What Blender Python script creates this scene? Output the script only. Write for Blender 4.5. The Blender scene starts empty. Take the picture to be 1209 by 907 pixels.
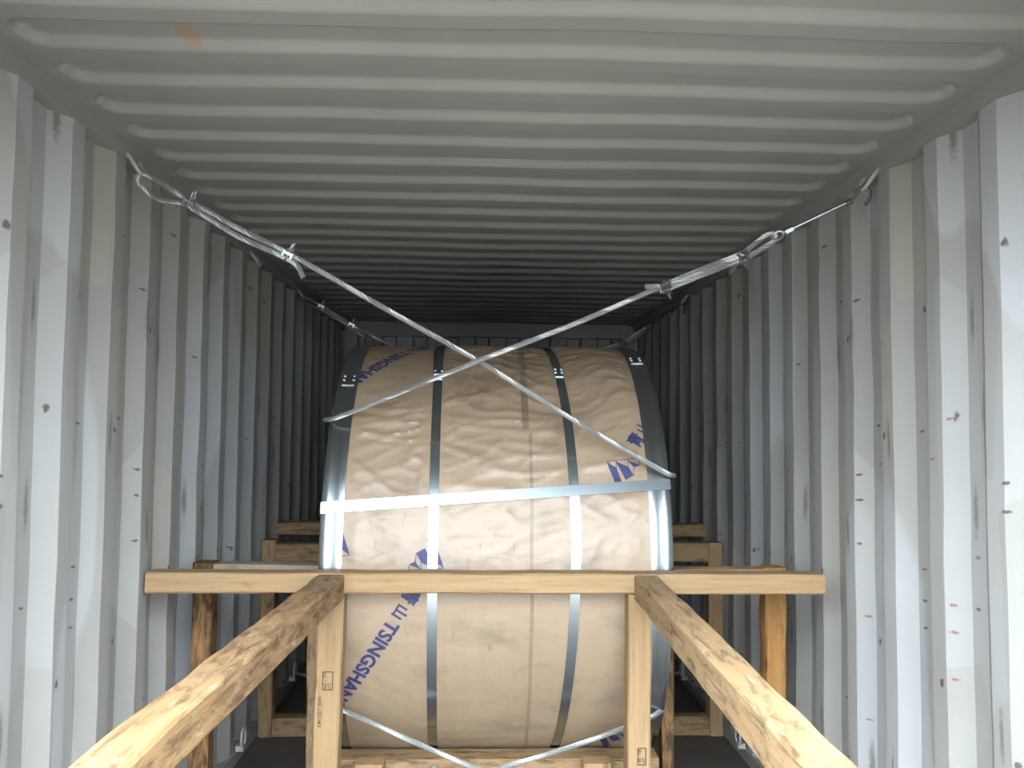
import bpy, bmesh, math, random
from mathutils import Vector, Matrix, noise
random.seed(7)
S = bpy.context.scene
C = S.collection
PI = math.pi

# ------------------------------------------------------------------ camera
CAM = Vector((-0.085, 0.0, 1.507))
PITCH, YAW, ROLL, FPX = 0.0575, 0.0383, 0.0089, 1020.96
fw = Vector((math.sin(YAW)*math.cos(PITCH), math.cos(YAW)*math.cos(PITCH), math.sin(PITCH)))
rt = Vector((math.cos(YAW), -math.sin(YAW), 0.0))
up = rt.cross(fw)
R_ = rt*math.cos(ROLL) + up*math.sin(ROLL)
U_ = -rt*math.sin(ROLL) + up*math.cos(ROLL)
cd = bpy.data.cameras.new('camera')
cam = bpy.data.objects.new('camera', cd); C.objects.link(cam)
cam.matrix_world = Matrix(((R_.x, U_.x, -fw.x, CAM.x), (R_.y, U_.y, -fw.y, CAM.y), (R_.z, U_.z, -fw.z, CAM.z), (0, 0, 0, 1)))
cd.sensor_fit = 'HORIZONTAL'; cd.sensor_width = 36.0; cd.lens = FPX/1209*36.0
cd.clip_start = 0.02; cd.clip_end = 500
S.camera = cam

# ------------------------------------------------------------------ overcast daylight sky, exposure
w = bpy.data.worlds.new('overcast_sky'); S.world = w; w.use_nodes = True
wn = w.node_tree.nodes; wl = w.node_tree.links
bg = wn['Background']; bg.inputs['Color'].default_value = (0.80, 0.905, 1.0, 1); bg.inputs['Strength'].default_value = 1.0
# standard overcast luminance: (1 + 2 sin(elevation)) / 3 of the zenith
wg = wn.new('ShaderNodeTexCoord'); wx = wn.new('ShaderNodeSeparateXYZ'); wl.new(wg.outputs['Generated'], wx.inputs[0])
wm = wn.new('ShaderNodeMath'); wm.operation = 'MULTIPLY_ADD'; wm.use_clamp = False
wc = wn.new('ShaderNodeMath'); wc.operation = 'MAXIMUM'; wl.new(wx.outputs['Z'], wc.inputs[0]); wc.inputs[1].default_value = 0.0
wl.new(wc.outputs[0], wm.inputs[0]); wm.inputs[1].default_value = 2.0; wm.inputs[2].default_value = 1.0
wl.new(wm.outputs[0], bg.inputs['Strength'])
S.view_settings.view_transform = 'Standard'; S.view_settings.look = 'None'
S.view_settings.gamma = 1.0; S.view_settings.use_curve_mapping = False
S.view_settings.exposure = 3.55

# ------------------------------------------------------------------ node helpers
def new_mat(name):
    m = bpy.data.materials.new(name); m.use_nodes = True
    nt = m.node_tree
    return m, nt, nt.nodes['Principled BSDF']
def N(nt, t, **kw):
    n = nt.nodes.new(t)
    for k, v in kw.items():
        if k in n.inputs: n.inputs[k].default_value = v
        else: setattr(n, k, v)
    return n
def L(nt, a, b): nt.links.new(a, b)
def ramp(nt, fac, stops):
    r = nt.nodes.new('ShaderNodeValToRGB')
    e = r.color_ramp.elements
    while len(e) < len(stops): e.new(0.5)
    for el, (p, c) in zip(e, stops):
        el.position = p; el.color = (c, c, c, 1) if isinstance(c, (int, float)) else (*c, 1)
    L(nt, fac, r.inputs['Fac']); return r.outputs['Color']
def mix(nt, fac, a, b, mode='MIX'):
    m = nt.nodes.new('ShaderNodeMix'); m.data_type = 'RGBA'; m.blend_type = mode
    for sock, v in ((m.inputs[0], fac), (m.inputs[6], a), (m.inputs[7], b)):
        if isinstance(v, (int, float)): sock.default_value = v
        elif isinstance(v, tuple): sock.default_value = (*v, 1)
        else: L(nt, v, sock)
    return m.outputs[2]
def math_(nt, op, a, b=0.0):
    m = nt.nodes.new('ShaderNodeMath'); m.operation = op
    for s, v in ((m.inputs[0], a), (m.inputs[1], b)):
        if isinstance(v, (int, float)): s.default_value = v
        else: L(nt, v, s)
    return m.outputs[0]
def coords(nt, scale=(1, 1, 1), rot=(0, 0, 0), loc=(0, 0, 0), kind='Object', rnd=False):
    tc = nt.nodes.new('ShaderNodeTexCoord'); mp = nt.nodes.new('ShaderNodeMapping')
    src = tc.outputs[kind]
    if rnd:
        oi = nt.nodes.new('ShaderNodeObjectInfo'); va = nt.nodes.new('ShaderNodeVectorMath'); va.operation = 'ADD'
        mu = math_(nt, 'MULTIPLY', oi.outputs['Random'], 37.0)
        L(nt, src, va.inputs[0]); L(nt, mu, va.inputs[1]); src = va.outputs[0]
    L(nt, src, mp.inputs['Vector'])
    mp.inputs['Scale'].default_value = scale; mp.inputs['Rotation'].default_value = rot; mp.inputs['Location'].default_value = loc
    return mp.outputs['Vector']
def yz(nt, sy, sz, oy=0.0, oz=0.0, tilt=0.0):
    tc = nt.nodes.new('ShaderNodeTexCoord'); sp = nt.nodes.new('ShaderNodeSeparateXYZ'); cb = nt.nodes.new('ShaderNodeCombineXYZ')
    L(nt, tc.outputs['Object'], sp.inputs[0])
    zt = math_(nt, 'ADD', sp.outputs['Z'], math_(nt, 'MULTIPLY', sp.outputs['Y'], tilt))
    L(nt, math_(nt, 'ADD', math_(nt, 'MULTIPLY', sp.outputs['Y'], sy), oy), cb.inputs[0])
    L(nt, math_(nt, 'ADD', math_(nt, 'MULTIPLY', zt, sz), oz), cb.inputs[1])
    return cb.outputs[0]
def voronoi2(nt, vec):
    vo = N(nt, 'ShaderNodeTexVoronoi'); vo.voronoi_dimensions = '2D'; vo.inputs['Scale'].default_value = 1.0
    L(nt, vec, vo.inputs['Vector']); return vo
def noise_tex(nt, vec, scale, detail=4, rough=0.55, dist=0.0):
    n = N(nt, 'ShaderNodeTexNoise'); n.inputs['Scale'].default_value = scale
    n.inputs['Detail'].default_value = detail; n.inputs['Roughness'].default_value = rough; n.inputs['Distortion'].default_value = dist
    L(nt, vec, n.inputs['Vector']); return n.outputs['Fac']
def bump(nt, bsdf, h, strength, dist=0.01):
    b = nt.nodes.new('ShaderNodeBump'); b.inputs['Strength'].default_value = strength; b.inputs['Distance'].default_value = dist
    L(nt, h, b.inputs['Height']); L(nt, b.outputs['Normal'], bsdf.inputs['Normal'])

# ------------------------------------------------------------------ materials
def painted_steel(name, base=(0.268, 0.258, 0.238), patches=True, red=False, rust_at=None):
    m, nt, b = new_mat(name)
    v = coords(nt)
    col = mix(nt, ramp(nt, noise_tex(nt, v, 2.3, 5), [(0.35, 0.0), (0.7, 1.0)]), base, tuple(c*0.88 for c in base))
    vs = coords(nt, (1.0, 1.0, 0.35), (0.5, 0.0, 0.0))
    if patches:      # touch-up paint: pale panels with slanted edges
        pf = ramp(nt, noise_tex(nt, vs, 1.9, 1.5, 0.4), [(0.555, 0.0), (0.57, 1.0)])
        col = mix(nt, math_(nt, 'MULTIPLY', pf, 0.6), col, (0.345, 0.348, 0.352))
    # vertical scuffs
    vv = coords(nt, (9, 9, 0.6))
    col = mix(nt, ramp(nt, noise_tex(nt, vv, 2.0, 5, 0.6), [(0.58, 0.0), (0.78, 0.30)]), col, (0.22, 0.20, 0.17))
    if patches:      # single rib faces repainted in slightly different tins of paint
        gv = N(nt, 'ShaderNodeTexVoronoi'); gv.inputs['Scale'].default_value = 1.0; gv.inputs['Randomness'].default_value = 0.35
        L(nt, coords(nt, (0.0, 7.194, 1.9)), gv.inputs['Vector'])
        sc = nt.nodes.new('ShaderNodeSeparateColor'); L(nt, gv.outputs['Color'], sc.inputs[0])
        col = mix(nt, math_(nt, 'MULTIPLY', math_(nt, 'GREATER_THAN', sc.outputs[0], 0.84), 0.40), col, (0.31, 0.285, 0.225))
        col = mix(nt, math_(nt, 'MULTIPLY', math_(nt, 'GREATER_THAN', sc.outputs[1], 0.84), 0.30), col, (0.32, 0.325, 0.33))
    # sparse small dark dents and horizontal scratches
    marks = [((11, 34), 0.09, 0.17, 0.025, (0.05, 0.035, 0.03)), ((16, 12), 0.09, 0.16, 0.03, (0.05, 0.04, 0.035)), ((20, 3.2), 0.10, 0.28, 0.06, (0.14, 0.13, 0.115))] if patches else [((1.6, 3.0), 0.02, 0.03, 0.0, (0.05, 0.04, 0.035))]
    for (sc3, th0, th1, frac, dk) in marks:
        vo = voronoi2(nt, yz(nt, sc3[0], sc3[1], 1.7, 0.4, 0.12))
        so = nt.nodes.new('ShaderNodeSeparateColor'); L(nt, vo.outputs['Color'], so.inputs[0])
        gate = math_(nt, 'LESS_THAN', so.outputs[0], frac)
        wob = math_(nt, 'ADD', vo.outputs['Distance'], math_(nt, 'MULTIPLY', math_(nt, 'SUBTRACT', noise_tex(nt, v, 70, 4, 0.7), 0.5), 0.40))
        sp = ramp(nt, wob, [(th0, 0.85), (th1, 0.0)])
        col = mix(nt, math_(nt, 'MULTIPLY', sp, gate), col, dk)
    if red:
        v2 = voronoi2(nt, yz(nt, 13.0, 40.0, 3.3, 7.4, 0.1))
        s3 = nt.nodes.new('ShaderNodeSeparateColor'); L(nt, v2.outputs['Color'], s3.inputs[0])
        tz = nt.nodes.new('ShaderNodeTexCoord'); sz = nt.nodes.new('ShaderNodeSeparateXYZ'); L(nt, tz.outputs['Object'], sz.inputs[0])
        g2 = math_(nt, 'MULTIPLY', math_(nt, 'LESS_THAN', s3.outputs[0], 0.014), math_(nt, 'LESS_THAN', sz.outputs['Z'], 1.6))
        s2 = ramp(nt, math_(nt, 'ADD', v2.outputs['Distance'], math_(nt, 'MULTIPLY', math_(nt, 'SUBTRACT', noise_tex(nt, v, 80, 4, 0.7), 0.5), 0.45)), [(0.12, 1.0), (0.2, 0.0)])
        col = mix(nt, math_(nt, 'MULTIPLY', math_(nt, 'MULTIPLY', s2, g2), 0.75), col, (0.19, 0.055, 0.04))
    if rust_at:
        tc2 = nt.nodes.new('ShaderNodeTexCoord'); d = nt.nodes.new('ShaderNodeVectorMath'); d.operation = 'DISTANCE'
        mp = nt.nodes.new('ShaderNodeMapping'); mp.inputs['Scale'].default_value = (1.6, 0.55, 0.0)
        L(nt, tc2.outputs['Object'], mp.inputs['Vector']); L(nt, mp.outputs[0], d.inputs[0])
        d.inputs[1].default_value = (rust_at[0]*1.6, rust_at[1]*0.55, 0)
        dn = math_(nt, 'ADD', d.outputs['Value'], math_(nt, 'MULTIPLY', noise_tex(nt, v, 40, 4), 0.05))
        col = mix(nt, ramp(nt, dn, [(0.045, 0.55), (0.07, 0.0)]), col, (0.33, 0.17, 0.08))
    L(nt, col, b.inputs['Base Color'])
    b.inputs['Roughness'].default_value = 0.55; b.inputs['Specular IOR Level'].default_value = 0.35
    bump(nt, b, noise_tex(nt, v, 60, 4), 0.12, 0.004)
    return m
M = {}
M['wall'] = painted_steel('painted_wall_steel')
M['wall_red'] = painted_steel('painted_wall_steel_with_red_marks', red=True)
M['roof'] = painted_steel('painted_roof_steel', patches=False, rust_at=(-0.752, 1.926))
M['rail'] = painted_steel('painted_rail_steel', base=(0.268, 0.258, 0.238), patches=False)

def plain(name, col, rough=0.5, metal=0.0, var=0.0, scale=20):
    m, nt, b = new_mat(name)
    if var:
        f = noise_tex(nt, coords(nt, rnd=True), scale, 4)
        L(nt, mix(nt, f, tuple(c*(1-var) for c in col), tuple(min(1, c*(1+var)) for c in col)), b.inputs['Base Color'])
    else: b.inputs['Base Color'].default_value = (*col, 1)
    b.inputs['Roughness'].default_value = rough; b.inputs['Metallic'].default_value = metal
    return m
M['floor'] = plain('worn_plywood_floor', (0.075, 0.062, 0.052), 0.7, 0, 0.4, 6)
M['ground'] = plain('yard_asphalt', (0.095, 0.085, 0.072), 0.9, 0, 0.15, 1.2)
M['print'] = plain('blue_print_ink', (0.018, 0.024, 0.085), 0.6, 0, 0.35, 60)
M['stamp'] = plain('brown_stamp_ink', (0.05, 0.02, 0.01), 0.8)
M['clip'] = plain('zinc_clip_steel', (0.40, 0.44, 0.46), 0.28, 1.0, 0.3, 40)
M['darksteel'] = plain('dark_forged_steel', (0.16, 0.16, 0.155), 0.45, 0.9)
M['rope'] = plain('galvanised_wire', (0.36, 0.36, 0.345), 0.45, 0.7, 0.2, 30)
M['anchor'] = plain('painted_anchor_bar', (0.36, 0.345, 0.31), 0.5, 0.0, 0.2, 30)

def brushed(name, col, rough):
    m, nt, b = new_mat(name)
    v = coords(nt, (60, 0.25, 0.25))
    f = noise_tex(nt, v, 3.0, 4, 0.6)
    L(nt, mix(nt, f, tuple(c*0.93 for c in col), col), b.inputs['Base Color'])
    L(nt, ramp(nt, f, [(0.3, rough*0.9), (0.75, rough*1.15)]), b.inputs['Roughness'])
    b.inputs['Metallic'].default_value = 1.0
    return m
M['band'] = brushed('galvanised_sheet', (0.46, 0.51, 0.53), 0.24)
M['strap'] = brushed('bright_strapping_steel', (0.44, 0.50, 0.53), 0.22)

def paper_mat():
    m, nt, b = new_mat('woven_kraft_paper')
    v = coords(nt)
    col = mix(nt, ramp(nt, noise_tex(nt, v, 3.0, 4), [(0.3, 0.0), (0.75, 1.0)]), (0.275, 0.199, 0.13), (0.235, 0.167, 0.108))
    # dirt smears
    sm = ramp(nt, noise_tex(nt, coords(nt, (1.0, 1.4, 1.8), (0, 0.3, 0)), 4.2, 6, 0.65, 0.4), [(0.52, 0.0), (0.70, 0.6)])
    col = mix(nt, sm, col, (0.12, 0.09, 0.065))
    fn = ramp(nt, noise_tex(nt, coords(nt, (6, 1.5, 1.5)), 9, 5, 0.7), [(0.60, 0.0), (0.72, 0.7)])
    gate = ramp(nt, noise_tex(nt, v, 2.4, 2), [(0.5, 0.0), (0.6, 1.0)])
    col = mix(nt, math_(nt, 'MULTIPLY', fn, gate), col, (0.08, 0.06, 0.045))
    L(nt, col, b.inputs['Base Color'])
    b.inputs['Roughness'].default_value = 0.42; b.inputs['Specular IOR Level'].default_value = 0.6
    wv = N(nt, 'ShaderNodeTexNoise'); wv.inputs['Scale'].default_value = 1.0; wv.inputs['Detail'].default_value = 3
    L(nt, coords(nt, (35, 240, 240)), wv.inputs['Vector'])
    w2 = noise_tex(nt, coords(nt, (9, 22, 22)), 1.0, 5, 0.6, 0.6)
    h = math_(nt, 'ADD', math_(nt, 'MULTIPLY', wv.outputs['Fac'], 0.12), w2)
    bump(nt, b, h, 0.35, 0.006)
    return m
M['paper'] = paper_mat()
M['tape'] = plain('brown_seam_tape', (0.16, 0.11, 0.075), 0.42, 0, 0.2, 25)
M['tape_light'] = plain('glued_paper_seam', (0.185, 0.13, 0.088), 0.38, 0, 0.2, 40)

def wood(name, pale, warm, dark, stain=0.3, white=0.0, grey=0.0):
    pale, warm, dark = ((q[0]*0.45, q[1]*0.395, q[2]*0.32) for q in (pale, warm, dark))
    m, nt, b = new_mat(name)
    g = noise_tex(nt, coords(nt, (1.3, 16, 16), rnd=True), 2.2, 5, 0.6, 0.8)
    col = mix(nt, ramp(nt, g, [(0.30, 0.0), (0.72, 1.0)]), pale, warm)
    g2 = noise_tex(nt, coords(nt, (2.2, 60, 60), rnd=True), 1.5, 3, 0.6)
    col = mix(nt, ramp(nt, g2, [(0.48, 0.0), (0.75, 0.6)]), col, tuple(c*0.72 for c in warm))
    # knots
    vo = N(nt, 'ShaderNodeTexVoronoi'); vo.inputs['Scale'].default_value = 1.0
    L(nt, coords(nt, (3.2, 9, 9), rnd=True), vo.inputs['Vector'])
    col = mix(nt, ramp(nt, vo.outputs['Distance'], [(0.06, 0.75), (0.12, 0.0)]), col, dark)
    # weather stains
    s = noise_tex(nt, coords(nt, (5.0, 22, 22), rnd=True), 1.6, 8, 0.72, 0.6)
    lo = 0.72 - 0.28*stain
    col = mix(nt, ramp(nt, s, [(lo-0.03, 0.0), (lo+0.14, 0.85)]), col, dark)
    if grey:
        col = mix(nt, grey, col, (0.24, 0.21, 0.175))
    if white:
        ww = noise_tex(nt, coords(nt, (16, 55, 55), rnd=True), 1.0, 5, 0.6, 0.2)
        col = mix(nt, ramp(nt, ww, [(0.66-0.06*white, 0.0), (0.74-0.06*white, 0.7)]), col, (0.33, 0.275, 0.215))
    L(nt, col, b.inputs['Base Color']); b.inputs['Roughness'].default_value = 0.72
    b.inputs['Specular IOR Level'].default_value = 0.25
    hh = math_(nt, 'ADD', g, math_(nt, 'MULTIPLY', s, 0.7))
    bump(nt, b, hh, 0.45, 0.006)
    return m
PALE, WARM, DARK = (0.62, 0.475, 0.315), (0.54, 0.375, 0.215), (0.13, 0.085, 0.05)
M['w_clean'] = wood('pale_sawn_timber', PALE, WARM, (0.30, 0.17, 0.075), 0.35)
M['w_mid'] = wood('stained_sawn_timber', PALE, WARM, DARK, 0.72, 0.5)
M['w_rough'] = wood('rough_timber_with_wane', (0.58, 0.42, 0.26), (0.48, 0.31, 0.165), (0.15, 0.10, 0.065), 0.85, 0.9)
M['w_bark'] = wood('dark_bark_timber', (0.50, 0.31, 0.15), (0.36, 0.20, 0.09), (0.05, 0.032, 0.02), 1.0)
M['w_grey'] = wood('weathered_grey_timber', (0.50, 0.42, 0.32), (0.44, 0.34, 0.23), (0.13, 0.10, 0.08), 0.45, 0, 0.55)
M['w_orange'] = wood('orange_resinous_timber', (0.66, 0.40, 0.17), (0.50, 0.26, 0.09), (0.13, 0.06, 0.025), 0.45)

# ------------------------------------------------------------------ mesh helpers
def link(name, me, mat, parent=None):
    o = bpy.data.objects.new(name, me); C.objects.link(o)
    if mat: me.materials.append(mat)
    if parent:
        o.parent = parent
        o.matrix_parent_inverse = BASE[parent].inverted()
    return o
BASE = {}
def obj(name, verts, faces, mat, parent=None, smooth=None):
    me = bpy.data.meshes.new(name); me.from_pydata([tuple(v) for v in verts], [], faces); me.update()
    if smooth is not None:
        me.polygons.foreach_set('use_smooth', [True]*len(me.polygons))
        if smooth < 180: me.set_sharp_from_angle(angle=math.radians(smooth))
    o = link(name, me, mat, parent)
    if not parent: BASE[o] = Matrix()
    return o
def tag(o, label, cat, group=None):
    o['label'] = label; o['category'] = cat
    if group: o['group'] = group
    return o
def thing(name, loc, label, cat, group=None):
    o = bpy.data.objects.new(name, None); C.objects.link(o); o.location = loc; o.empty_display_size = 0.1
    BASE[o] = Matrix.Translation(loc)
    return tag(o, label, cat, group)
def struct(o): o['kind'] = 'structure'; return o
def merge(*vf):
    V, F = [], []
    for v, f in vf:
        n = len(V); V += list(v); F += [tuple(i+n for i in q) for q in f]
    return V, F
def box(x0, x1, y0, y1, z0, z1):
    V = [Vector(p) for p in ((x0,y0,z0),(x1,y0,z0),(x1,y1,z0),(x0,y1,z0),(x0,y0,z1),(x1,y0,z1),(x1,y1,z1),(x0,y1,z1))]
    return V, [(0,3,2,1),(4,5,6,7),(0,1,5,4),(1,2,6,5),(2,3,7,6),(3,0,4,7)]
def xform(vf, mtx): return [mtx @ v for v in vf[0]], vf[1]
def frame_path(P, closed=False):
    T = []
    n = len(P)
    for i in range(n):
        a = P[(i-1) % n] if (closed or i > 0) else P[i]
        b = P[(i+1) % n] if (closed or i < n-1) else P[i]
        T.append((b-a).normalized())
    nrm = T[0].orthogonal().normalized(); out = []
    for t in T:
        nrm = (nrm - t*nrm.dot(t)).normalized()
        out.append((t, nrm, t.cross(nrm)))
    return out
def tube(P, r, k=8, closed=False, caps=True):
    P = [Vector(p) for p in P]; Fm = frame_path(P, closed); V, F = [], []
    rr = r if callable(r) else (lambda i: r)
    for i, (p, (t, a, b)) in enumerate(zip(P, Fm)):
        for j in range(k):
            q = 2*PI*j/k; V.append(p + (a*math.cos(q)+b*math.sin(q))*rr(i))
    n = len(P)
    for i in range(n if closed else n-1):
        for j in range(k):
            F.append((i*k+j, i*k+(j+1) % k, ((i+1) % n)*k+(j+1) % k, ((i+1) % n)*k+j))
    if caps and not closed:
        F.append(tuple(range(k-1, -1, -1))); F.append(tuple((n-1)*k+j for j in range(k)))
    return V, F
def smooth_path(P, step=0.01):
    P = [Vector(p) for p in P]; out = []
    for i in range(len(P)-1):
        p0 = P[max(i-1, 0)]; p1 = P[i]; p2 = P[i+1]; p3 = P[min(i+2, len(P)-1)]
        # centripetal-like tangents limited to segment length
        d = (p2-p1).length
        m1 = (p2-p0); m2 = (p3-p1)
        m1 = m1.normalized()*d if m1.length else (p2-p1); m2 = m2.normalized()*d if m2.length else (p2-p1)
        n = max(1, int(d/step))
        for k in range(n):
            t = k/n; t2 = t*t; t3 = t2*t
            out.append(p1*(2*t3-3*t2+1)+m1*(t3-2*t2+t)+p2*(-2*t3+3*t2)+m2*(t3-t2))
    out.append(P[-1]); return out
def rope_mesh(P, r=0.0092, lay=0.085, step=0.007, strands=6, k=5):
    path = smooth_path(P, step); Fm = frame_path(path); V, F = [], []
    s = [0.0]
    for a, b in zip(path, path[1:]): s.append(s[-1]+(b-a).length)
    parts = []
    for st in range(strands):
        pts = []
        for p, (t, a, b), l in zip(path, Fm, s):
            q = 2*PI*(l/lay + st/strands)
            pts.append(p + (a*math.cos(q)+b*math.sin(q))*r*0.67)
        parts.append(tube(pts, r*0.33, k))
    parts.append(tube(path[::2]+[path[-1]], r*0.42, 5))
    return merge(*parts)

def timber(name, p0, p1, w, h, mat, roll_up=Vector((0, 0, 1)), rough=0.0015, parent=None):
    """sawn timber from p0 to p1 (centre line); w across, h along the up direction; local X is the grain"""
    p0 = Vector(p0); p1 = Vector(p1); ax = (p1-p0); ln = ax.length; ax.normalize()
    if abs(ax.dot(roll_up)) > 0.95: roll_up = Vector((0, -1, 0))
    zz = (roll_up - ax*roll_up.dot(ax)).normalized(); yy = zz.cross(ax)
    n = max(3, int(ln/0.05)); c = 0.006
    sec = [(-w/2+c, -h/2), (w/2-c, -h/2), (w/2, -h/2+c), (w/2, h/2-c), (w/2-c, h/2), (-w/2+c, h/2), (-w/2, h/2-c), (-w/2, -h/2+c)]
    sd = random.random()*50; V = []; k = len(sec)
    for i in range(n+1):
        x = -ln/2+ln*i/n
        for j, (a, b) in enumerate(sec):
            q = noise.noise_vector(Vector((x*6+sd, j//2*3.1, sd)))*rough*2
            V.append(Vector((x, a+q.y, b+q.z)))
    F = []
    for i in range(n):
        for j in range(k): F.append((i*k+j, i*k+(j+1) % k, (i+1)*k+(j+1) % k, (i+1)*k+j))
    F.append(tuple(range(k-1, -1, -1))); F.append(tuple(n*k+j for j in range(k)))
    F = [f[::-1] for f in F]
    me = bpy.data.meshes.new(name); me.from_pydata(V, [], F); me.update()
    me.polygons.foreach_set('use_smooth', [True]*len(me.polygons)); me.set_sharp_from_angle(angle=math.radians(30))
    bm = bmesh.new(); bm.from_mesh(me); bmesh.ops.recalc_face_normals(bm, faces=bm.faces); bm.to_mesh(me); bm.free()
    o = link(name, me, mat, parent)
    mid = (p0+p1)/2
    o.matrix_basis = Matrix(((ax.x, yy.x, zz.x, mid.x), (ax.y, yy.y, zz.y, mid.y), (ax.z, yy.z, zz.z, mid.z), (0, 0, 0, 1)))
    if not parent: BASE[o] = o.matrix_basis.copy()
    return o

# ================================================================== THE SETTING: a freight container
Y0, Y1, HZ = 1.12, 7.02, 2.39
XI, XO = 1.175, 1.211
RAILZ = 2.337
def wall_profile():
    pts = []; y = 2.24-0.278*5
    while y < Y1+0.1:
        pts += [(y, XO), (y+0.068, XI), (y+0.14, XI), (y+0.208, XO)]; y += 0.278
    pts = [p for p in pts if Y0+0.10 < p[0] < Y1-0.02]
    return [(Y0+0.06, pts[0][1])] + pts + [(Y1+0.04, pts[-1][1])]
def side_wall(name, s, mat):
    pr = wall_profile(); V, F = [], []; nz = 44
    for layer, off in ((0, 0.0), (1, 0.002)):
        for (y, x) in pr:
            for k in range(nz+1):
                z = RAILZ*k/nz + (0.0 if k else -0.02)
                e = min(1, z/0.2, max(0, (RAILZ-z)/0.2)); e = max(0, e)
                dx = e*(0.004*noise.noise(Vector((y*1.7, z*2.2, s*9.0))) + 0.003*noise.noise(Vector((y*4, z*5, s*5.0))))
                dy = e*0.004*noise.noise(Vector((y*2.3+7, z*3.0, s*4.0)))
                V.append(Vector((s*(x+off)+s*dx, y+dy, z)))
    n = len(pr); m = nz+1
    for layer in (0, 1):
        o = layer*n*m
        for i in range(n-1):
            for k in range(nz):
                q = (o+i*m+k, o+(i+1)*m+k, o+(i+1)*m+k+1, o+i*m+k+1)
                F.append(q if (s > 0) == (layer == 1) else q[::-1])
    for i in range(n-1):
        for k in (0, nz): F.append((i*m+k, (i+1)*m+k, n*m+(i+1)*m+k, n*m+i*m+k))
    for k in range(nz):
        for i in (0, n-1): F.append((i*m+k, i*m+k+1, n*m+i*m+k+1, n*m+i*m+k))
    return struct(obj(name, V, F, mat, smooth=22))
wall_left = side_wall('wall_left', -1, M['wall'])
wall_right = side_wall('wall_right', 1, M['wall_red'])

# corrugated roof: pressed troughs with rounded ends
def roof_h(x, y):
    yr = 1.852; k = math.floor((y-(yr-0.035))/0.209); yc = yr+0.209*k
    hw, hl, rad, dep = 0.068, 1.125, 0.058, 0.020
    cy = yc+0.068; sl = 0.012 if y < cy else 0.024
    qx = abs(x)-(hl-rad); qy = abs(y-cy)-(hw-rad)
    d = math.hypot(max(qx, 0), max(qy, 0))+min(max(qx, qy), 0)-rad
    t = min(1, max(0, -d/sl))
    sag = 0.010*noise.noise(Vector((x*1.1, y*0.9, 3.3)))+0.004*noise.noise(Vector((x*3, y*2.1, 8)))
    return dep*t + sag*max(0, 1-abs(x/1.14)**4)
ys = []; y = Y0
while y < Y1+0.0405: ys.append(y); y += 0.0075
xs = [-1.215, -1.165] + [-1.13+0.008*i for i in range(14)]
xs += [-1.02+0.06*i for i in range(34)]
xs += [1.02+0.008*i for i in range(15)] + [1.165, 1.215]
xs = sorted(set(round(v, 4) for v in xs))
V = [Vector((x, y, HZ+roof_h(x, y))) for y in ys for x in xs]; nx = len(xs)
F = [(j*nx+i, (j+1)*nx+i, (j+1)*nx+i+1, j*nx+i+1) for j in range(len(ys)-1) for i in range(nx-1)]
nb = len(V)
V += [Vector((-1.215, Y0, HZ+0.04)), Vector((1.215, Y0, HZ+0.04)), Vector((1.215, Y1+0.04, HZ+0.04)), Vector((-1.215, Y1+0.04, HZ+0.04))]
F.append((nb, nb+1, nb+2, nb+3))
struct(obj('ceiling', V, F, M['roof'], smooth=40))

def rail(name, vf, mat='rail'): return struct(obj(name, *vf, M[mat]))
trim_l = rail('trim_1', box(-1.235, -1.163, Y0, Y1+0.06, RAILZ, HZ+0.0))
trim_r = rail('trim_2', box(1.163, 1.235, Y0, Y1+0.06, RAILZ, HZ+0.0))
for o in (trim_l, trim_r): o['label'] = 'painted steel top rail between wall and roof'
rail('trim_3', box(-1.23, -1.168, Y0, Y1+0.06, -0.12, 0.055))
rail('trim_4', box(1.168, 1.23, Y0, Y1+0.06, -0.12, 0.055))
rail('trim_5', box(-1.16, 1.16, Y1-0.07, Y1+0.06, 2.285, HZ+0.02))          # end header
rail('trim_6', merge(box(-1.165, -1.06, Y1-0.09, Y1+0.06, 0.0, 2.36), box(-1.235, -1.06, Y1+0.041, Y1+0.09, -0.12, 2.43)))
rail('trim_7', merge(box(1.06, 1.165, Y1-0.09, Y1+0.06, 0.0, 2.36), box(1.06, 1.235, Y1+0.041, Y1+0.09, -0.12, 2.43)))
rail('trim_8', box(-1.165, 1.165, Y0-0.05, Y0+0.05, 2.29, HZ+0.06))         # door header
rail('trim_9', box(-1.25, -1.15, Y0-0.06, Y0+0.07, -0.12, HZ+0.06))
rail('trim_10', box(1.15, 1.25, Y0-0.06, Y0+0.07, -0.12, HZ+0.06))
# unseen door leaves, added swung open to hold light off the left wall
def door(name, hinge, ang, s):
    V, F = merge(box(0.0, 1.15, -0.02, 0.02, -0.02, 2.36), box(0.03, 0.13, -0.03, 0.03, 0.0, 2.34), box(1.02, 1.12, -0.03, 0.03, 0.0, 2.34))
    m = Matrix.Translation(hinge) @ Matrix.Rotation(ang, 4, 'Z')
    d = struct(obj(name, *xform((V, F), m), M['wall'])); d['label'] = 'unseen corrugated container door leaf, added swung open to shape the light'
    for i in range(4):
        z = 0.25+i*0.55; obj('door_panel', *xform(box(0.15, 1.0, -0.028, 0.028, z, z+0.35), m), M['wall'], d)
    for x in (0.35, 0.80): obj('lock_rod', *xform(tube([(x, s*0.055, 0.05), (x, s*0.055, 2.3)], 0.017, 8), m), M['rail'], d, smooth=50)
door('door_1', Vector((1.30, Y0-0.05, 0.0)), math.radians(-82), 1)
door('door_2', Vector((-1.30, Y0-0.03, 0.0)), math.radians(92), 1)
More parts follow.
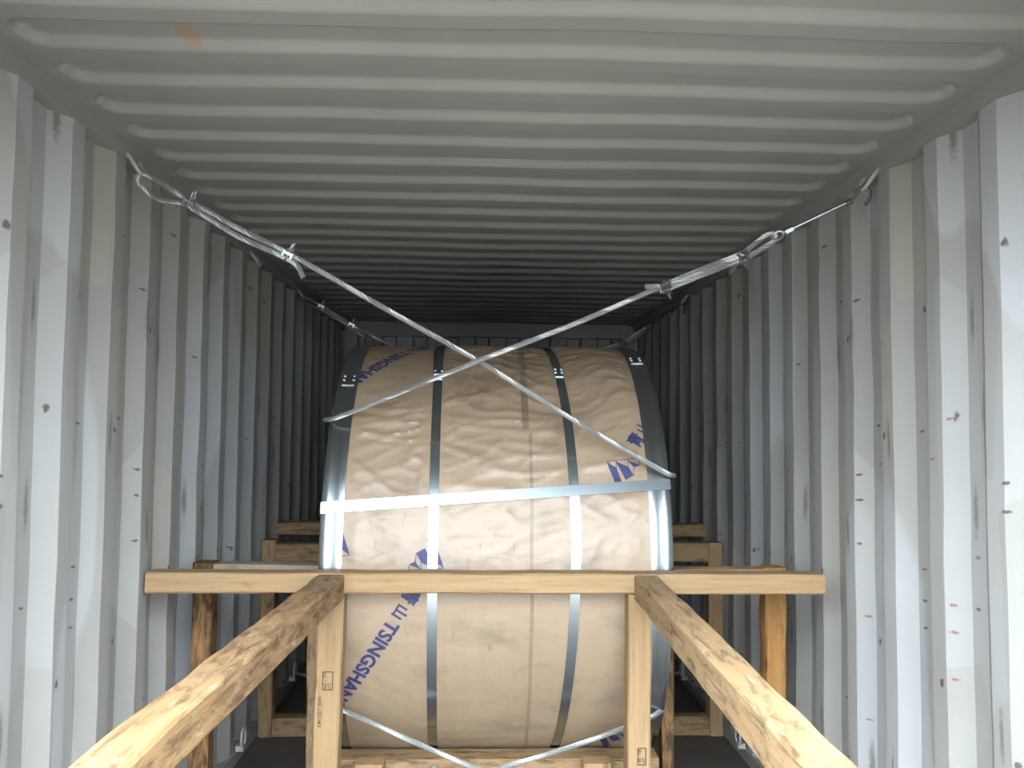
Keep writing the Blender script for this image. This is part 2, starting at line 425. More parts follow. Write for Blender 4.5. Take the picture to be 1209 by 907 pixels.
# corrugated end wall
V, F = [], []; pr = []; x = -1.07
while x < 1.08:
    pr += [(x, Y1+0.02), (x+0.055, Y1+0.02), (x+0.070, Y1-0.025), (x+0.195, Y1-0.025), (x+0.21, Y1+0.02)]; x += 0.25
pr = [(-1.15, Y1+0.02)]+[p for p in pr if p[0] < 1.08]+[(1.15, Y1+0.02)]
for off in (0, 0.003):
    for (x, y) in pr: V += [Vector((x, y+off, 0)), Vector((x, y+off, 2.30))]
n2 = len(pr)*2
for i in range(len(pr)-1):
    F.append((2*i, 2*i+2, 2*i+3, 2*i+1)); F.append((n2+2*i+1, n2+2*i+3, n2+2*i+2, n2+2*i))
struct(obj('wall_back', V, F, M['wall']))
# plywood floor sheets
fl = struct(obj('floor', *box(-1.168, 1.168, Y0, Y1+0.05, -0.12, -0.012), M['floor']))
for i in range(5):
    a = Y0+i*1.18; obj('plywood_sheet', *box(-1.168, -0.004, a+0.003, a+1.176, -0.011, 0.0), M['floor'], fl)
    obj('plywood_sheet', *box(0.004, 1.168, a+0.003, a+1.176, -0.011, 0.0), M['floor'], fl)
struct(obj('ground', *box(-60, 60, -80, 40, -0.6, -0.14), M['ground']))

# lashing points welded under the top rails and beside the floor
def staple(x, y, z, s, parent):
    P = [(x, y-0.045, z+0.02), (x-s*0.012, y-0.045, z+0.006), (x-s*0.030, y-0.040, z-0.022), (x-s*0.034, y-0.02, z-0.034), (x-s*0.034, y+0.02, z-0.034),
         (x-s*0.030, y+0.040, z-0.022), (x-s*0.012, y+0.045, z+0.006), (x, y+0.045, z+0.02)]
    o = obj('lashing_bar', *tube(smooth_path(P, 0.006), 0.0065, 8), M['anchor'], parent, smooth=60); o['label'] = 'bent steel lashing bar welded under the rail'
for s, t in ((-1, trim_l), (1, trim_r)):
    for y in (2.68, 4.12, 5.16): staple(s*1.17, y, 2.335, s, t)
def ring(x, y, z, s, parent):
    P = [(x-s*(0.03+0.0*math.cos(a)), y+0.035*math.cos(a), z+0.04+0.042*math.sin(a)) for a in [2*PI*i/24 for i in range(24)]]
    o = obj('lashing_ring', *tube(P, 0.006, 8, closed=True), M['anchor'], parent, smooth=60)
    obj('ring_bracket', *box(min(x, x-s*0.036), max(x, x-s*0.036), y-0.02, y+0.02, z-0.015, z+0.008), M['anchor'], parent)
for s in (-1, 1):
    for y in (2.92, 4.08, 5.2): ring(s*1.172, y, 0.07, s, wall_left if s < 0 else wall_right)

# ================================================================== THE COIL
YC, ZC, RC = 3.86, 1.015, 0.87
XL, XR = -0.617, 0.588
coil = thing('steel_coil', (0, YC, ZC-RC), 'large steel coil lying on its side, wrapped in brown paper with metal bands', 'coil')
def strap2_x(th): return 0.256-0.045*min(1.3, abs(th-0.15)/1.1)**1.6
def strap1_x(th): return -0.236-0.008*th*th
def paper_d(u, th):
    v = RC*th
    e = min(1, abs(u-strap1_x(th))/0.06, abs(u-strap2_x(th))/0.06, max(0, u-(-0.545))/0.05, max(0, 0.515-u)/0.05)
    e = max(0.0, e); e = e*e*(3-2*e)
    p = Vector((u, v, 0))
    d = 0.0045*noise.noise(Vector((u*5, v*4, 1)))
    # sagging folds, stronger on the upper half
    upw = min(1, max(0.12, (th+0.1)/0.7))
    wv = noise.noise(Vector((u*3.5, v*3.5, 5)))
    r1 = 1-abs(noise.noise(Vector((u*4.0+wv, v*13+u*6*wv, 9))))*2.2
    r2 = 1-abs(noise.noise(Vector((u*8.0+wv*2, v*19-u*7, 2))))*2.0
    d += upw*(0.0080*max(0, r1)**3 + 0.0042*max(0, r2)**3)
    # draped vertical folds lower down
    dn = min(1, max(0, 0.5-th)/0.4)
    d += dn*0.0020*noise.noise(Vector((u*22, v*2.5, 4)))
    if u < -0.25 and th > 0.7: d *= 1-0.7*min(1, (th-0.7)/0.15)
    return d*e
def surf(u, th, lift=0.0):
    r = RC+paper_d(u, th)+lift
    return Vector((u, YC-r*math.cos(th), ZC+r*math.sin(th)))
nth = 560; nu = 170; V, F = [], []
us = [XL+(XR-XL)*i/nu for i in range(nu+1)]
side = [(0.262, 0.10), (0.262, 0.0), (0.34, -0.001), (0.48, -0.002), (0.62, -0.003), (0.74, -0.003), (0.82, -0.002), (0.862, -0.001)]
ring_n = len(side)*2+nu+1
for j in range(nth):
    th = -PI+2*PI*j/nth
    row = []
    for (r, dx) in side:
        q = 0.004*noise.noise(Vector((r*9, math.cos(th)*4, math.sin(th)*4))) if 0.3 < r < 0.85 else 0
        row.append(Vector((XL+dx-abs(q), YC-r*math.cos(th), ZC+r*math.sin(th))))
    for u in us: row.append(surf(u, th))
    for (r, dx) in reversed(side):
        q = 0.004*noise.noise(Vector((r*9, math.cos(th)*4+5, math.sin(th)*4))) if 0.3 < r < 0.85 else 0
        row.append(Vector((XR-dx+abs(q), YC-r*math.cos(th), ZC+r*math.sin(th))))
    V += row
for j in range(nth):
    for i in range(ring_n):
        a = j*ring_n; b = ((j+1) % nth)*ring_n; k = (i+1) % ring_n
        F.append((a+i, a+k, b+k, b+i))
paper = obj('paper_wrap', V, F, M['paper'], coil, smooth=50); paper['label'] = 'creased brown woven paper wrapping'

def lathe(prof, n=220, t0=-PI, t1=PI):
    V, F = [], []; k = len(prof); full = abs(t1-t0) > 6.28
    for j in range(n if full else n+1):
        th = t0+(t1-t0)*j/n
        for (x, r) in prof: V.append(Vector((x(th) if callable(x) else x, YC-r*math.cos(th), ZC+r*math.sin(th))))
    for j in range(n):
        for i in range(k):
            a = j*k; b = ((j+1) % n if full else j+1)*k; q = (i+1) % k
            F.append((a+i, a+q, b+q, b+i))
    if not full: F.append(tuple(range(k-1, -1, -1))); F.append(tuple(n*k+i for i in range(k)))
    return V, F
def protector(xi, xo, sgn):
    a = RC+0.002; b = RC+0.0045; w_ = (xo-xi)
    prof = [(xi, a), (xi, b), (xi+w_*0.30, b+0.0015), (xi+w_*0.36, b), (xi+w_*0.72, b+0.001), (xo-sgn*0.006, b), (xo+sgn*0.002, RC-0.001), (xo+sgn*0.0035, RC-0.05), (xo+sgn*0.0015, RC-0.05), (xo, RC-0.004)]
    o = obj('edge_protector', *lathe(prof), M['band'], coil, smooth=35); o['label'] = 'wide galvanised steel band over the coil edge'
    return o
pl = protector(-0.545, XL-0.004, -1); pr_ = protector(0.515, XR+0.003, 1)
def strap(xf, hw=0.017):
    prof = [(lambda t: xf(t)-hw, RC+0.0010), (lambda t: xf(t)-hw, RC+0.0046), (lambda t: xf(t)+hw, RC+0.0046), (lambda t: xf(t)+hw, RC+0.0010)]
    o = obj('steel_strap', *lathe(prof), M['strap'], coil, smooth=35); o['label'] = 'narrow steel strap around the coil'
    return o
st1 = strap(strap1_x); st2 = strap(strap2_x)
# notched joints on straps and bands
def joint(parent, xc, th, hw, base, lift=0.0035):
    r = RC+base
    def P(u, t, l): return Vector((u, YC-(r+l)*math.cos(t), ZC+(r+l)*math.sin(t)))
    def cell(name, u0, u1, t0, t1, l):
        V = []
        for l_ in (0, l):
            V.extend([P(u0, t0, l_), P(u1, t0, l_), P(u1, t1, l_), P(u0, t1, l_)])
        obj(name, V, [(4, 5, 6, 7), (0, 1, 5, 4), (1, 2, 6, 5), (2, 3, 7, 6), (3, 0, 4, 7), (3, 2, 1, 0)], M['clip'], parent)
    cell('strap_joint', xc-hw*0.95, xc+hw*0.95, th-0.004, th+0.002, lift)
    for sx in (-1, 1):
        for dt in (0.035, 0.065):
            cell('strap_notch', xc+sx*hw*0.75-0.004, xc+sx*hw*0.75+0.004, th+dt, th+dt+0.008, lift)
BASE[pl] = BASE[pr_] = BASE[st1] = BASE[st2] = Matrix()
joint(st1, strap1_x(0.93), 0.93, 0.017, 0.0046); joint(st2, strap2_x(0.96), 0.96, 0.017, 0.0046)
joint(pl, -0.582, 0.875, 0.024, 0.005); joint(pr_, 0.553, 1.10, 0.024, 0.005)
# loose overlap end of the first strap near the top
V, F = lathe([(lambda t: strap1_x(t)-0.026+0.02*(1.27-t), RC+0.0047), (lambda t: strap1_x(t)-0.026+0.02*(1.27-t), RC+0.0068), (lambda t: strap1_x(t)+0.012, RC+0.0068), (lambda t: strap1_x(t)+0.012, RC+0.0047)], 14, 0.97, 1.27)
obj('strap_tail', V, F, M['strap'], st1)
# axial strap through the eye, seen straight across the face
V, F = [], []; na = 40; hw = 0.0195
cols = []
for i in range(na+1):
    f = i/na; u = XL-0.006+(XR-XL+0.012)*f; th = 0.267+(0.373-0.267)*f; cols.append((u, th, RC+0.0075))
path = [(XL-0.008, 0.264, 0.30), (XL-0.020, 0.264, 0.5), (XL-0.022, 0.264, 0.75), (XL-0.011, 0.264, RC-0.004)] + cols + [(XR+0.011, 0.375, RC-0.004), (XR+0.022, 0.375, 0.75), (XR+0.020, 0.375, 0.5), (XR+0.008, 0.375, 0.30)]
for (u, th, r) in path:
    c, s_ = math.cos(th), math.sin(th)
    p = Vector((u, YC-r*c, ZC+r*s_)); t = Vector((0, s_, c))
    outw = Vector((0, -c, s_)) if XL-0.007 < u < XR+0.007 else Vector((-1 if u < 0 else 1, 0, 0))
    V += [p-t*hw, p+t*hw, p+t*hw+outw*0.0018, p-t*hw+outw*0.0018]
for i in range(len(path)-1):
    for j in range(4): F.append((i*4+j, i*4+(j+1) % 4, i*4+4+(j+1) % 4, i*4+4+j))
M['strap_flat'] = plain('clean_strapping_steel', (0.44, 0.50, 0.53), 0.23, 1.0)
ax = obj('cross_strap', V, F, M['strap_flat'], coil, smooth=35); ax['label'] = 'bright steel strap running straight across the coil face'
# glued seam tape
def tape(name, x0, x1, t0, t1, mat, wob=0.0):
    n = int((t1-t0)*RC/0.012); V, F = [], []
    for j in range(n+1):
        th = t0+(t1-t0)*j/n
        for k in range(4):
            u = x0+(x1-x0)*k/3+wob*noise.noise(Vector((th*3, 0, 1)))
            V.append(surf(u, th, 0.0009))
    for j in range(n):
        for k in range(3): F.append((j*4+k, j*4+k+1, j*4+5+k, j*4+4+k))
    return obj(name, V, F, mat, coil, smooth=60)
tape('seam_tape', 0.074, 0.100, 0.62, 1.62, M['tape'], 0.004)
tape('seam_tape', 0.098, 0.110, -1.25, 0.60, M['tape_light'], 0.006)

# ---- printing on the paper, laid on the unrolled sheet (u across, v around) and bent onto the coil
def drape(V, F, name, mat, lift=0.0026):
    bm = bmesh.new(); vs = [bm.verts.new((p[0], p[1], 0)) for p in V]
    for f in F:
        try: bm.faces.new([vs[i] for i in f])
        except ValueError: pass
    bmesh.ops.triangulate(bm, faces=bm.faces)
    for _ in range(5):
        le = [e for e in bm.edges if e.calc_length() > 0.010]
        if not le: break
        bmesh.ops.subdivide_edges(bm, edges=le, cuts=1); bmesh.ops.triangulate(bm, faces=[f for f in bm.faces if len(f.verts) > 3])
    bmesh.ops.delete(bm, geom=[f for f in bm.faces if not (XL+0.012 < f.calc_center_median().x < XR-0.012)], context='FACES')
    for v in bm.verts: v.co = surf(v.co.x, v.co.y/RC, lift)
    me = bpy.data.meshes.new(name); bm.normal_update(); bm.to_mesh(me); bm.free()
    return link(name, me, mat, coil)
def glyphs(text, bold=0.0):
    cu = bpy.data.curves.new('txt', 'FONT'); cu.body = text; cu.size = 1.0; cu.offset = bold; cu.resolution_u = 3
    o = bpy.data.objects.new('txt', cu); C.objects.link(o)
    dg = bpy.context.evaluated_depsgraph_get(); me = bpy.data.meshes.new_from_object(o.evaluated_get(dg))
    V = [v.co.copy() for v in me.vertices]; F = [tuple(p.vertices) for p in me.polygons]
    bpy.data.objects.remove(o); bpy.data.curves.remove(cu); bpy.data.meshes.remove(me)
    x0, x1 = min(v.x for v in V), max(v.x for v in V); y0, y1 = min(v.y for v in V), max(v.y for v in V)
    return [((v.x-(x0+x1)/2)/(x1-x0), (v.y-(y0+y1)/2)/(y1-y0)) for v in V], F
LAT = glyphs('TSINGSHAN', 0.034); QING = glyphs('青', 0.026); SHAN = glyphs('山', 0.028)
def put(g, cu, cv, ang, wd, ht):
    c, s_ = math.cos(ang), math.sin(ang)
    return [(cu+c*x*wd-s_*y*ht, cv+s_*x*wd+c*y*ht) for x, y in g[0]], g[1]
def line(tu, tv, ang, latin=True):
    """tu,tv: centre of the T"""
    d = (math.cos(ang), math.sin(ang)); up_ = (-d[1], d[0])
    items = [put(LAT, tu+d[0]*0.163, tv+d[1]*0.163, ang, 0.362, 0.052),
             put(SHAN, tu-d[0]*0.060, tv-d[1]*0.060, ang, 0.046, 0.050),
             put(QING, tu-d[0]*0.126, tv-d[1]*0.126, ang, 0.054, 0.060)]
    VV, FF = [], []
    for v, f in (items if latin else items[1:]):
        n = len(VV); VV += v; FF += [tuple(i+n for i in q) for q in f]
    return VV, FF
A = math.radians(238)
for tu, tv, a in ((-0.375, -0.170, A), (-0.390, 1.055, A), (0.552, 0.605, A-PI)):
    o = drape(*line(tu, tv, a, tu < 0), 'printed_text', M['print']); o['label'] = 'blue printed lettering on the wrap'
# emblem: stepped stripes under a thin outline
def affine(px, py):
    # three reference corners on the sheet
    x = (px-190)/470.0; yv = (py-225)/430.0
    # solve p = a*(470,-60)/.. + b*(185,430)
    det = 470*430-185*(-60); a = ((px-190)*430-185*(py-225))/det; b = (470*(py-225)-(-60)*(px-190))/det
    return (0.372+a*0.120+b*0.040, 0.405+a*0.017+b*(-0.113))
def bar(p, q, wpx=9):
    dx, dy = q[0]-p[0], q[1]-p[1]; l = math.hypot(dx, dy); nx_, ny_ = -dy/l*wpx/2, dx/l*wpx/2
    return [(p[0]+nx_, p[1]+ny_), (q[0]+nx_, q[1]+ny_), (q[0]-nx_, q[1]-ny_), (p[0]-nx_, p[1]-ny_)]
LOGO = [[(190,225),(328,306),(445,590),(375,655)], [(320,215),(500,295),(574,415),(462,478)], [(490,200),(652,270),(575,303)],
        bar((190,225),(660,163)), bar((658,163),(655,270)), bar((655,270),(575,303)), bar((575,303),(575,415)), bar((325,212),(328,306)), bar((495,190),(500,295))]
def logo(off=None, rot_c=None):
    VV, FF = [], []
    for poly in LOGO:
        n = len(VV)
        for p in poly:
            u, v = affine(*p)
            if rot_c: u, v = rot_c[0]-u, rot_c[1]-v
            else: u, v = u+off[0], v+off[1]
            VV.append((u, v))
        FF.append(tuple(range(n, n+len(poly))))
    o = drape(VV, FF, 'printed_emblem', M['print'], 0.0026); o['label'] = 'blue stepped emblem printed on the wrap'
logo(off=(0, 0)); logo(rot_c=(0.174, 0.438)); logo(rot_c=(-0.146, 0.480)); logo(off=(-0.009, -1.075))

# ================================================================== TIMBER BRACING
BY0, BY1 = 2.888, 2.978     # front cross beam depth
beam = tag(timber('cross_beam', (-1.163, (BY0+BY1)/2, 1.011), (1.082, (BY0+BY1)/2, 1.011), BY1-BY0, 0.066, M['w_clean']),
    'pale horizontal timber beam across the face of the coil, nearly wall to wall', 'beam')
sl = tag(timber('bracing_strut', (-0.5625, BY0-0.002, 1.000), (-0.617, 1.16, 1.000), 0.087, 0.080, M['w_rough'], rough=0.003),
    'rough bark-flecked timber strut butting the cross beam above the post stamped twice', 'strut')
sr = tag(timber('bracing_strut', (0.4795, BY0-0.002, 0.9985), (0.426, 1.16, 0.992), 0.077, 0.085, M['w_mid'], rough=0.002),
    'smoother pale timber strut butting the cross beam above the post stamped once', 'strut')
pL = tag(timber('upright_post', (-0.579, 2.932, 0.0), (-0.562, 2.932, 0.976), 0.084, 0.085, M['w_clean']),
    'upright timber post with a boxed stamp and a line of digits, under the cross beam', 'post')
pR = tag(timber('upright_post', (0.452, 2.932, 0.0), (0.459, 2.932, 0.976), 0.078, 0.085, M['w_clean']),
    'upright timber post with one boxed stamp low down, under the cross beam', 'post')
for (x, wd, lab) in ((-0.615, 0.08, 'short timber post at the doorway end of the rough bark-flecked strut'), (0.427, 0.075, 'short timber post at the doorway end of the smoother pale strut')):
    tag(timber('support_post', (x, 1.21, 0.0), (x, 1.21, 0.957 if x < 0 else 0.948), wd, 0.08, M['w_mid']), lab, 'post')
# nails in the beam and stamps on the posts
BASE[pL] = pL.matrix_basis.copy(); BASE[pR] = pR.matrix_basis.copy(); BASE[beam] = beam.matrix_basis.copy()
for x in (-0.585, -0.545, 0.44, 0.475):
    V, F = tube([(x, 2.925, 1.040), (x, 2.925, 1.047)], 0.005, 8); obj('nail_head', V, F, M['darksteel'], beam)
def stamp_rect(x0, x1, z0, z1, yf, t=0.0024):
    e = 0.0005
    return merge(box(x0, x1, yf-e, yf+e, z0, z0+t), box(x0, x1, yf-e, yf+e, z1-t, z1), box(x0, x0+t, yf-e, yf+e, z0, z1), box(x1-t, x1, yf-e, yf+e, z0, z1))
def stamp_text(txt, cx, cz, ln, ht, yf, ang=PI/2):
    g = glyphs(txt, 0.01); c, s_ = math.cos(ang), math.sin(ang)
    V = [Vector((cx+c*x*ln-s_*y*ht, yf-0.0006, cz+s_*x*ln+c*y*ht)) for x, y in g[0]]
    return V, g[1]
yf = 2.8875
V, F = merge(stamp_rect(-0.584, -0.549, 0.668, 0.728, yf), box(-0.584, -0.549, yf-0.0005, yf+0.0005, 0.687, 0.6885),
             stamp_text('CN', -0.577, 0.716, 0.017, 0.009, yf), stamp_text('HT', -0.559, 0.678, 0.014, 0.010, yf), stamp_text('00', -0.574, 0.678, 0.014, 0.009, yf), box(-0.5755, -0.5725, yf-0.0005, yf+0.0005, 0.697, 0.700))
obj('printed_stamp', V, F, M['stamp'], pL)
V, F = stamp_text('KM1/007/18045', -0.591, 0.600, 0.098, 0.012, yf)
obj('printed_digits', V, F, M['stamp'], pL)
V, F = merge(stamp_rect(0.449, 0.478, 0.424, 0.479, yf), stamp_text('YB', 0.456, 0.466, 0.017, 0.009, yf), stamp_text('HT', 0.469, 0.440, 0.016, 0.010, yf), stamp_text('00', 0.456, 0.440, 0.014, 0.009, yf))
obj('printed_stamp', V, F, M['stamp'], pR)

# side frames between the coil and the walls
def side_frame(label, s, yc, top, mo, mi, mr, xo=(1.045, 1.115), xin=(0.662, 0.735), bottom=True, rail_h=0.09, rail_y=0.0, group=None, rail_top=None, yi=None, rail_in=None):
    t = thing('side_frame', (s*0.9, yc, 0), label, 'frame', group)
    xo_c = (xo[0]+xo[1])/2; xi_c = (xin[0]+xin[1])/2
    timber('post', (s*xo_c, yc, 0.0), (s*xo_c, yc, top), xo[1]-xo[0], 0.08, mo, parent=t, rough=0.003)
    timber('post', (s*xi_c, yi or yc, 0.0), (s*xi_c, yi or yc, top-0.01 if yi else top-0.1), xin[1]-xin[0], 0.08, mi, parent=t, rough=0.004)
    rt_ = rail_top or top-0.005
    timber('rail', (s*(rail_in or xin[0]-0.012), yc+rail_y, rt_-rail_h/2), (s*(xo[0]-0.001), yc+rail_y, rt_-rail_h/2), 0.09, rail_h, mr, parent=t)
    if bottom:
        timber('rail', (s*(xin[1]+0.001), yc, 0.048), (s*(xo[0]-0.001), yc, 0.048), 0.08, 0.092, M['w_mid'], parent=t)
    return t
side_frame('timber side frame with a weathered grey top rail and a blackened bark post', -1, 3.255, 1.028, M['w_bark'], M['w_mid'], M['w_grey'], (1.043, 1.115), (0.655, 0.697), False, 0.06)
side_frame('timber side frame with an orange resinous outer post, beside the coil', 1, 3.215, 1.022, M['w_orange'], M['w_bark'], M['w_clean'], (0.975, 1.052), (0.613, 0.657), False, 0.06, yi=3.302, rail_in=0.613)
side_frame('timber side frame behind, with a dark-streaked floor rail beside the coil', -1, 4.44, 0.965, M['w_mid'], M['w_mid'], M['w_mid'], (1.090, 1.160), (0.66, 0.73), rail_top=0.948)
side_frame('timber side frame behind, with a clean floor rail beside the coil', 1, 4.43, 0.962, M['w_clean'], M['w_clean'], M['w_clean'], (1.090, 1.163), (0.64, 0.71), rail_top=0.958)
tag(timber('back_beam', (-1.168, 4.790, 0.985), (1.168, 4.790, 0.985), 0.10, 0.068, M['w_mid']), 'horizontal timber beam behind the coil spanning both walls', 'beam')
for x, lab in ((-0.5, 'upright timber post under the back beam, beside the frame with the dark-streaked floor rail'), (0.45, 'upright timber post under the back beam, beside the frame with the clean floor rail')):
    tag(timber('back_post', (x, 4.795, 0.0), (x, 4.795, 0.950), 0.085, 0.085, M['w_mid']), lab, 'post', 'posts behind the coil')
# cradle under the coil
tag(timber('chock_board', (-0.60, 3.252, 0.286), (0.585, 3.252, 0.286), 0.115, 0.092, M['w_mid']), 'brown timber chock board under the front of the coil', 'timber')
tag(timber('chock_beam', (-0.60, 3.235, 0.119), (0.58, 3.235, 0.119), 0.15, 0.238, M['w_rough'], rough=0.006), 'heavy bark-edged timber under the front chock board', 'timber')
tag(timber('rear_chock', (-0.62, 4.475, 0.165), (0.62, 4.475, 0.165), 0.14, 0.33, M['w_mid']), 'heavy timber chock under the rear of the coil', 'timber')
for x, lab in ((-0.452, 'pale short wooden block before the chock, beside the twice-stamped post'), (0.345, 'pale short wooden block before the chock, beside the once-stamped post')):
    tag(timber('short_block', (x, 3.118, 0.0), (x, 3.118, 0.358), 0.098, 0.075, M['w_clean']), lab, 'block')

# ================================================================== WIRE ROPE LASHINGS
RR = 0.0078
def clip(parent, p, t, boltdir, size=1.0):
    """U-bolt rope clip: saddle (part) with u_bolt and two nuts (sub-parts)"""
    p = Vector(p); t = Vector(t).normalized(); z = Vector(boltdir); z = (z-t*z.dot(t)).normalized(); x = z.cross(t)
    m = Matrix(((t.x, x.x, z.x, p.x), (t.y, x.y, z.y, p.y), (t.z, x.z, z.z, p.z), (0, 0, 0, 1))) @ Matrix.Scale(size, 4)
    sv = merge(box(-0.017, 0.017, -0.020, 0.020, 0.004, 0.014), box(-0.017, -0.010, -0.022, 0.022, -0.006, 0.016), box(0.010, 0.017, -0.022, 0.022, -0.006, 0.016))
    sd = obj('rope_clip', *xform(sv, m), M['clip'], parent); BASE[sd] = Matrix()
    P = [Vector((0, -0.015, 0.044)), Vector((0, -0.015, 0.02))]+[Vector((0, 0.015*math.sin(a), -0.006-0.013*math.cos(a))) for a in [-PI/2+PI*i/10 for i in range(11)]]+[Vector((0, 0.015, 0.02)), Vector((0, 0.015, 0.044))]
    obj('u_bolt', *xform(tube(P, 0.0042, 8), m), M['clip'], sd, smooth=50)
    for sx in (-1, 1):
        hv = tube([(0, sx*0.015, 0.016), (0, sx*0.015, 0.027)], 0.0088, 6); obj('nut', *xform(hv, m), M['clip'], sd)
def off(a, b, d=0.0): return Vector(a)+(Vector(b)-Vector(a))*d
def eye_lashing(name, label, cat, loc, ropes, clips, group=None):
    t = thing(name, loc, label, cat, group)
    rm = merge(*[rope_mesh(P) for P in ropes])
    o = obj('wire_rope', *rm, M['rope'], t, smooth=60)
    for c in clips: clip(t, *c)
    return t
# first lashing: front wall anchor on the unpainted side -> far coil edge -> rear anchor
K1, K2 = Vector((-0.995, 2.703, 2.216)), Vector((-0.697, 2.750, 2.067))
d1 = (K2-K1).normalized()
eyeA = [K1+d1*0.02+Vector((0, 0, 0.008)), K1-d1*0.02+Vector((0.0, 0, 0.010)), (-1.085, 2.680, 2.280), (-1.128, 2.676, 2.302), (-1.147, 2.682, 2.298), (-1.143, 2.690, 2.272), (-1.095, 2.705, 2.232), K1-d1*0.02-Vector((0, 0, 0.008)), K1+d1*0.02-Vector((0, 0, 0.010))]
mid1 = (K1+K2)/2
main1 = [K1+d1*0.02+Vector((0, 0, 0.008)), mid1+Vector((0, 0, 0.004)), K2+Vector((0, 0, 0.008)), (-0.40, 2.845, 1.917), (-0.079, 2.969, 1.751), (0.25, 3.01, 1.555), (0.580, 3.030, 1.372), (0.606, 3.060, 1.364), (0.622, 3.12, 1.362), (0.626, 3.85, 1.36), (0.622, 4.60, 1.362), (0.604, 4.66, 1.366), (0.56, 4.690, 1.388), (-0.593, 4.905, 2.006), (-0.817, 4.95, 2.126), (-1.00, 4.995, 2.237), (-1.09, 5.05, 2.285), (-1.135, 5.14, 2.298)]
ret1 = [K1+d1*0.02-Vector((0, 0, 0.010)), mid1-Vector((0, 0, 0.022)), K2-d1*0.02-Vector((0, 0, 0.012)), K2+d1*0.03-Vector((0, 0, 0.016)), K2+d1*0.055-Vector((0, 0, 0.045))]
rear1 = [(-1.135, 5.14, 2.298), (-1.13, 5.17, 2.288), (-1.08, 5.08, 2.255), (-1.00, 5.0, 2.214), (-0.90, 4.975, 2.158), (-0.817, 4.95, 2.108), (-0.74, 4.94, 2.05)]
eye_lashing('wire_lashing', 'wire rope lashing looped straight over its wall hook, crossing over to the far coil edge', 'wire rope', (-1.15, 2.68, 2.33),
    [eyeA, main1, ret1, rear1], [(K1, d1, (0.25, -0.35, 0.9)), (K2, d1, (0.25, -0.25, 0.9)), ((-1.0, 4.997, 2.228), d1, (0.3, -0.2, 0.9)), ((-0.817, 4.95, 2.118), d1, (0.3, -0.2, 0.9))])
# second lashing with a turnbuckle
J1, J2 = Vector((0.782, 2.800, 2.099)), Vector((0.536, 2.850, 2.005))
d2 = (J2-J1).normalized(); upv = Vector((0, 0, 1))
EY = Vector((0.878, 2.778, 2.158))
eyeB = [J1-d2*0.005+upv*0.010, J1-d2*0.05+Vector((0, 0, 0.030)), (0.862, 2.778, 2.170), (0.885, 2.776, 2.165), (0.878, 2.780, 2.146), (0.84, 2.788, 2.122), J1-d2*0.02-upv*0.008, J1+d2*0.01-upv*0.008]
main2 = [J1+upv*0.010, (J1+J2)/2+upv*0.010, J2+upv*0.006, (0.25, 2.895, 1.886), (-0.079, 2.938, 1.758), (-0.40, 3.08, 1.635), (-0.600, 3.140, 1.558), (-0.637, 3.176, 1.553), (-0.652, 3.24, 1.552), (-0.655, 3.86, 1.55), (-0.650, 4.49, 1.552), (-0.630, 4.552, 1.555), (-0.58, 4.585, 1.575), (0.622, 4.905, 1.993), (0.747, 4.950, 2.045), (0.85, 4.99, 2.11), (0.885, 5.01, 2.14)]
ret2 = [J1-upv*0.008, (J1+J2)/2-upv*0.010, J2-upv*0.012, J2+d2*0.02-upv*0.010]
ret3 = [J1+Vector((0, -0.014, 0.0)), (J1+J2)/2+Vector((0, -0.014, 0.0)), J2+Vector((0, -0.012, 0.0)), J2+d2*0.04+Vector((0, -0.012, 0.012)), J2+d2*0.075+Vector((0, -0.014, 0.024))]
ret4 = [J2+Vector((0, 0.012, -0.006)), J2+d2*0.035+Vector((0, 0.012, 0.004)), J2+d2*0.06+Vector((0, 0.012, 0.008))]
rear2 = [(0.885, 5.01, 2.14), (0.875, 5.01, 2.112), (0.80, 4.97, 2.06), (0.735, 4.95, 2.025), (0.55, 4.89, 1.950)]
t2 = eye_lashing('wire_lashing', 'wire rope lashing tightened with a turnbuckle rod hooked to the wall', 'wire rope', (1.15, 2.68, 2.33),
    [eyeB, main2, ret2, ret3, ret4, rear2], [(J1, d2, (0.1, -0.4, -0.9)), (J2, d2, (0.1, -0.4, -0.9)), ((0.747, 4.950, 2.037), d2, (0.1, -0.4, -0.9))])
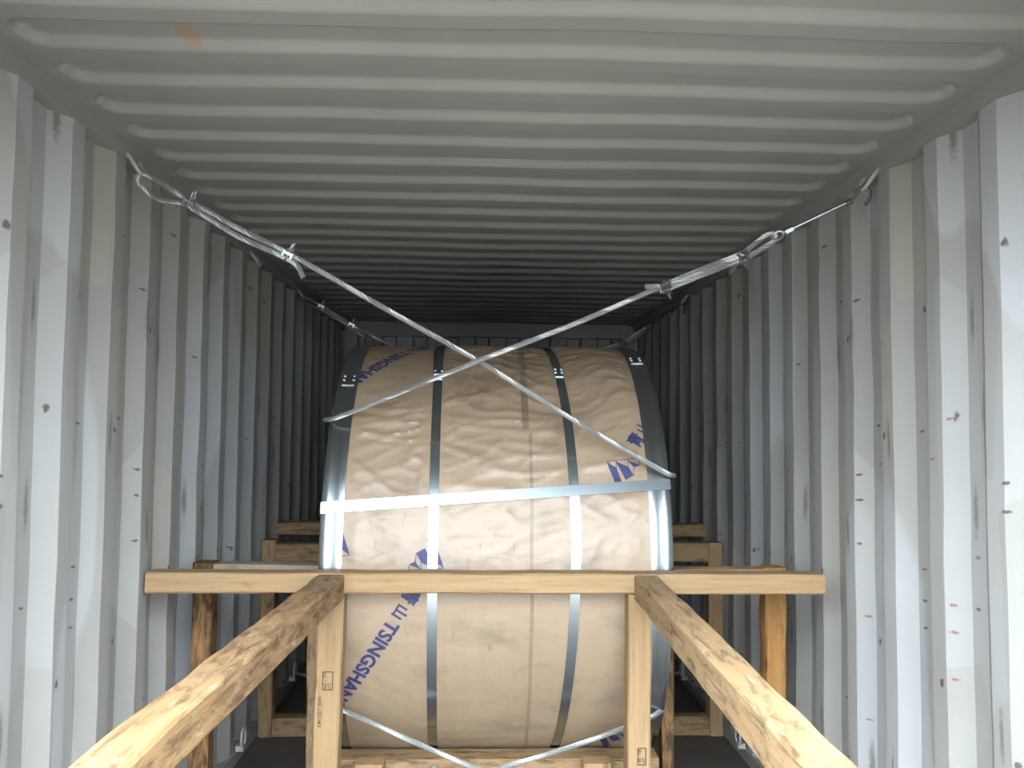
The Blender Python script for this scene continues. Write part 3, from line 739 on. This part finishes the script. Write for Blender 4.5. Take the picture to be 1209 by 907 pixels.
def turnbuckle(parent, e0, e1, hook):
    e0, e1, hook = Vector(e0), Vector(e1), Vector(hook); d = (e1-e0).normalized()
    b0 = e0+d*0.045
    tb = obj('turnbuckle', *tube([b0, e1], 0.0058, 10), M['clip'], parent, smooth=50); BASE[tb] = Matrix()
    obj('lock_nut', *tube([b0-d*0.004, b0+d*0.022], 0.0115, 6), M['clip'], tb)
    n = d.cross(Vector((0, 0, 1))).normalized(); u = n.cross(d)
    ringp = [e0+d*0.015+(d*math.cos(a)*0.020+u*math.sin(a)*0.013) for a in [2*PI*i/18 for i in range(18)]]
    obj('eye_ring', *tube(ringp, 0.0042, 7, closed=True), M['clip'], tb, smooth=50)
    obj('shank', *tube([e0+d*0.033, b0], 0.0045, 7), M['clip'], tb)
    obj('socket', *tube([e1-d*0.01, e1+d*0.012], 0.010, 8), M['darksteel'], tb)
    hp = [e1+d*0.01, off(e1, hook, 0.45)+u*0.004, off(e1, hook, 0.8)+u*0.012, hook+u*0.006, hook+d*0.012-u*0.012, hook-u*0.034, hook-d*0.018-u*0.046]
    obj('hook', *tube(smooth_path(hp, 0.004), 0.0055, 8), M['darksteel'], tb, smooth=50)
turnbuckle(t2, (0.876, 2.772, 2.158), (1.098, 2.702, 2.262), (1.142, 2.684, 2.298))
turnbuckle(t2, (0.885, 5.005, 2.130), (1.06, 5.10, 2.245), (1.140, 5.155, 2.296))
# low lashings crossing under the face of the coil
low1 = [(1.150, 2.920, 0.10), (0.9, 2.945, 0.11), (0.45, 3.000, 0.185), (-0.086, 3.040, 0.362), (-0.54, 3.085, 0.541), (-0.610, 3.105, 0.566), (-0.634, 3.15, 0.575), (-0.638, 3.35, 0.58), (-0.640, 3.86, 0.58), (-0.638, 4.5, 0.56), (-0.62, 4.60, 0.545), (-0.1, 4.68, 0.36), (0.6, 4.69, 0.16), (1.145, 5.19, 0.10)]
low2 = [(-1.150, 2.920, 0.10), (-0.9, 2.975, 0.135), (-0.52, 3.010, 0.215), (0.001, 3.020, 0.366), (0.30, 3.07, 0.436), (0.53, 3.115, 0.502), (0.592, 3.155, 0.522), (0.6025, 3.21, 0.528), (0.6035, 3.40, 0.53), (0.6045, 3.86, 0.53), (0.6035, 4.45, 0.53), (0.592, 4.59, 0.52), (0.1, 4.67, 0.37), (-0.6, 4.70, 0.16), (-1.145, 5.19, 0.10)]
eye_lashing('floor_lashing', 'low wire rope passing behind the post stamped twice, down across the coil', 'wire rope', (1.15, 2.92, 0.05), [low1], [])
tail = [(-0.215, 2.995, 0.318), (-0.232, 2.985, 0.345), (-0.238, 2.98, 0.372), (-0.226, 2.975, 0.392)]
tail2 = [(-0.232, 2.985, 0.345), (-0.224, 2.978, 0.372), (-0.208, 2.975, 0.386)]
eye_lashing('floor_lashing', 'low wire rope passing behind the post stamped once, down across the coil', 'wire rope', (-1.15, 2.92, 0.05), [low2, tail, tail2], [((-0.205, 3.012, 0.300), (1, 0, 0.25), (0, -0.6, 0.8))])
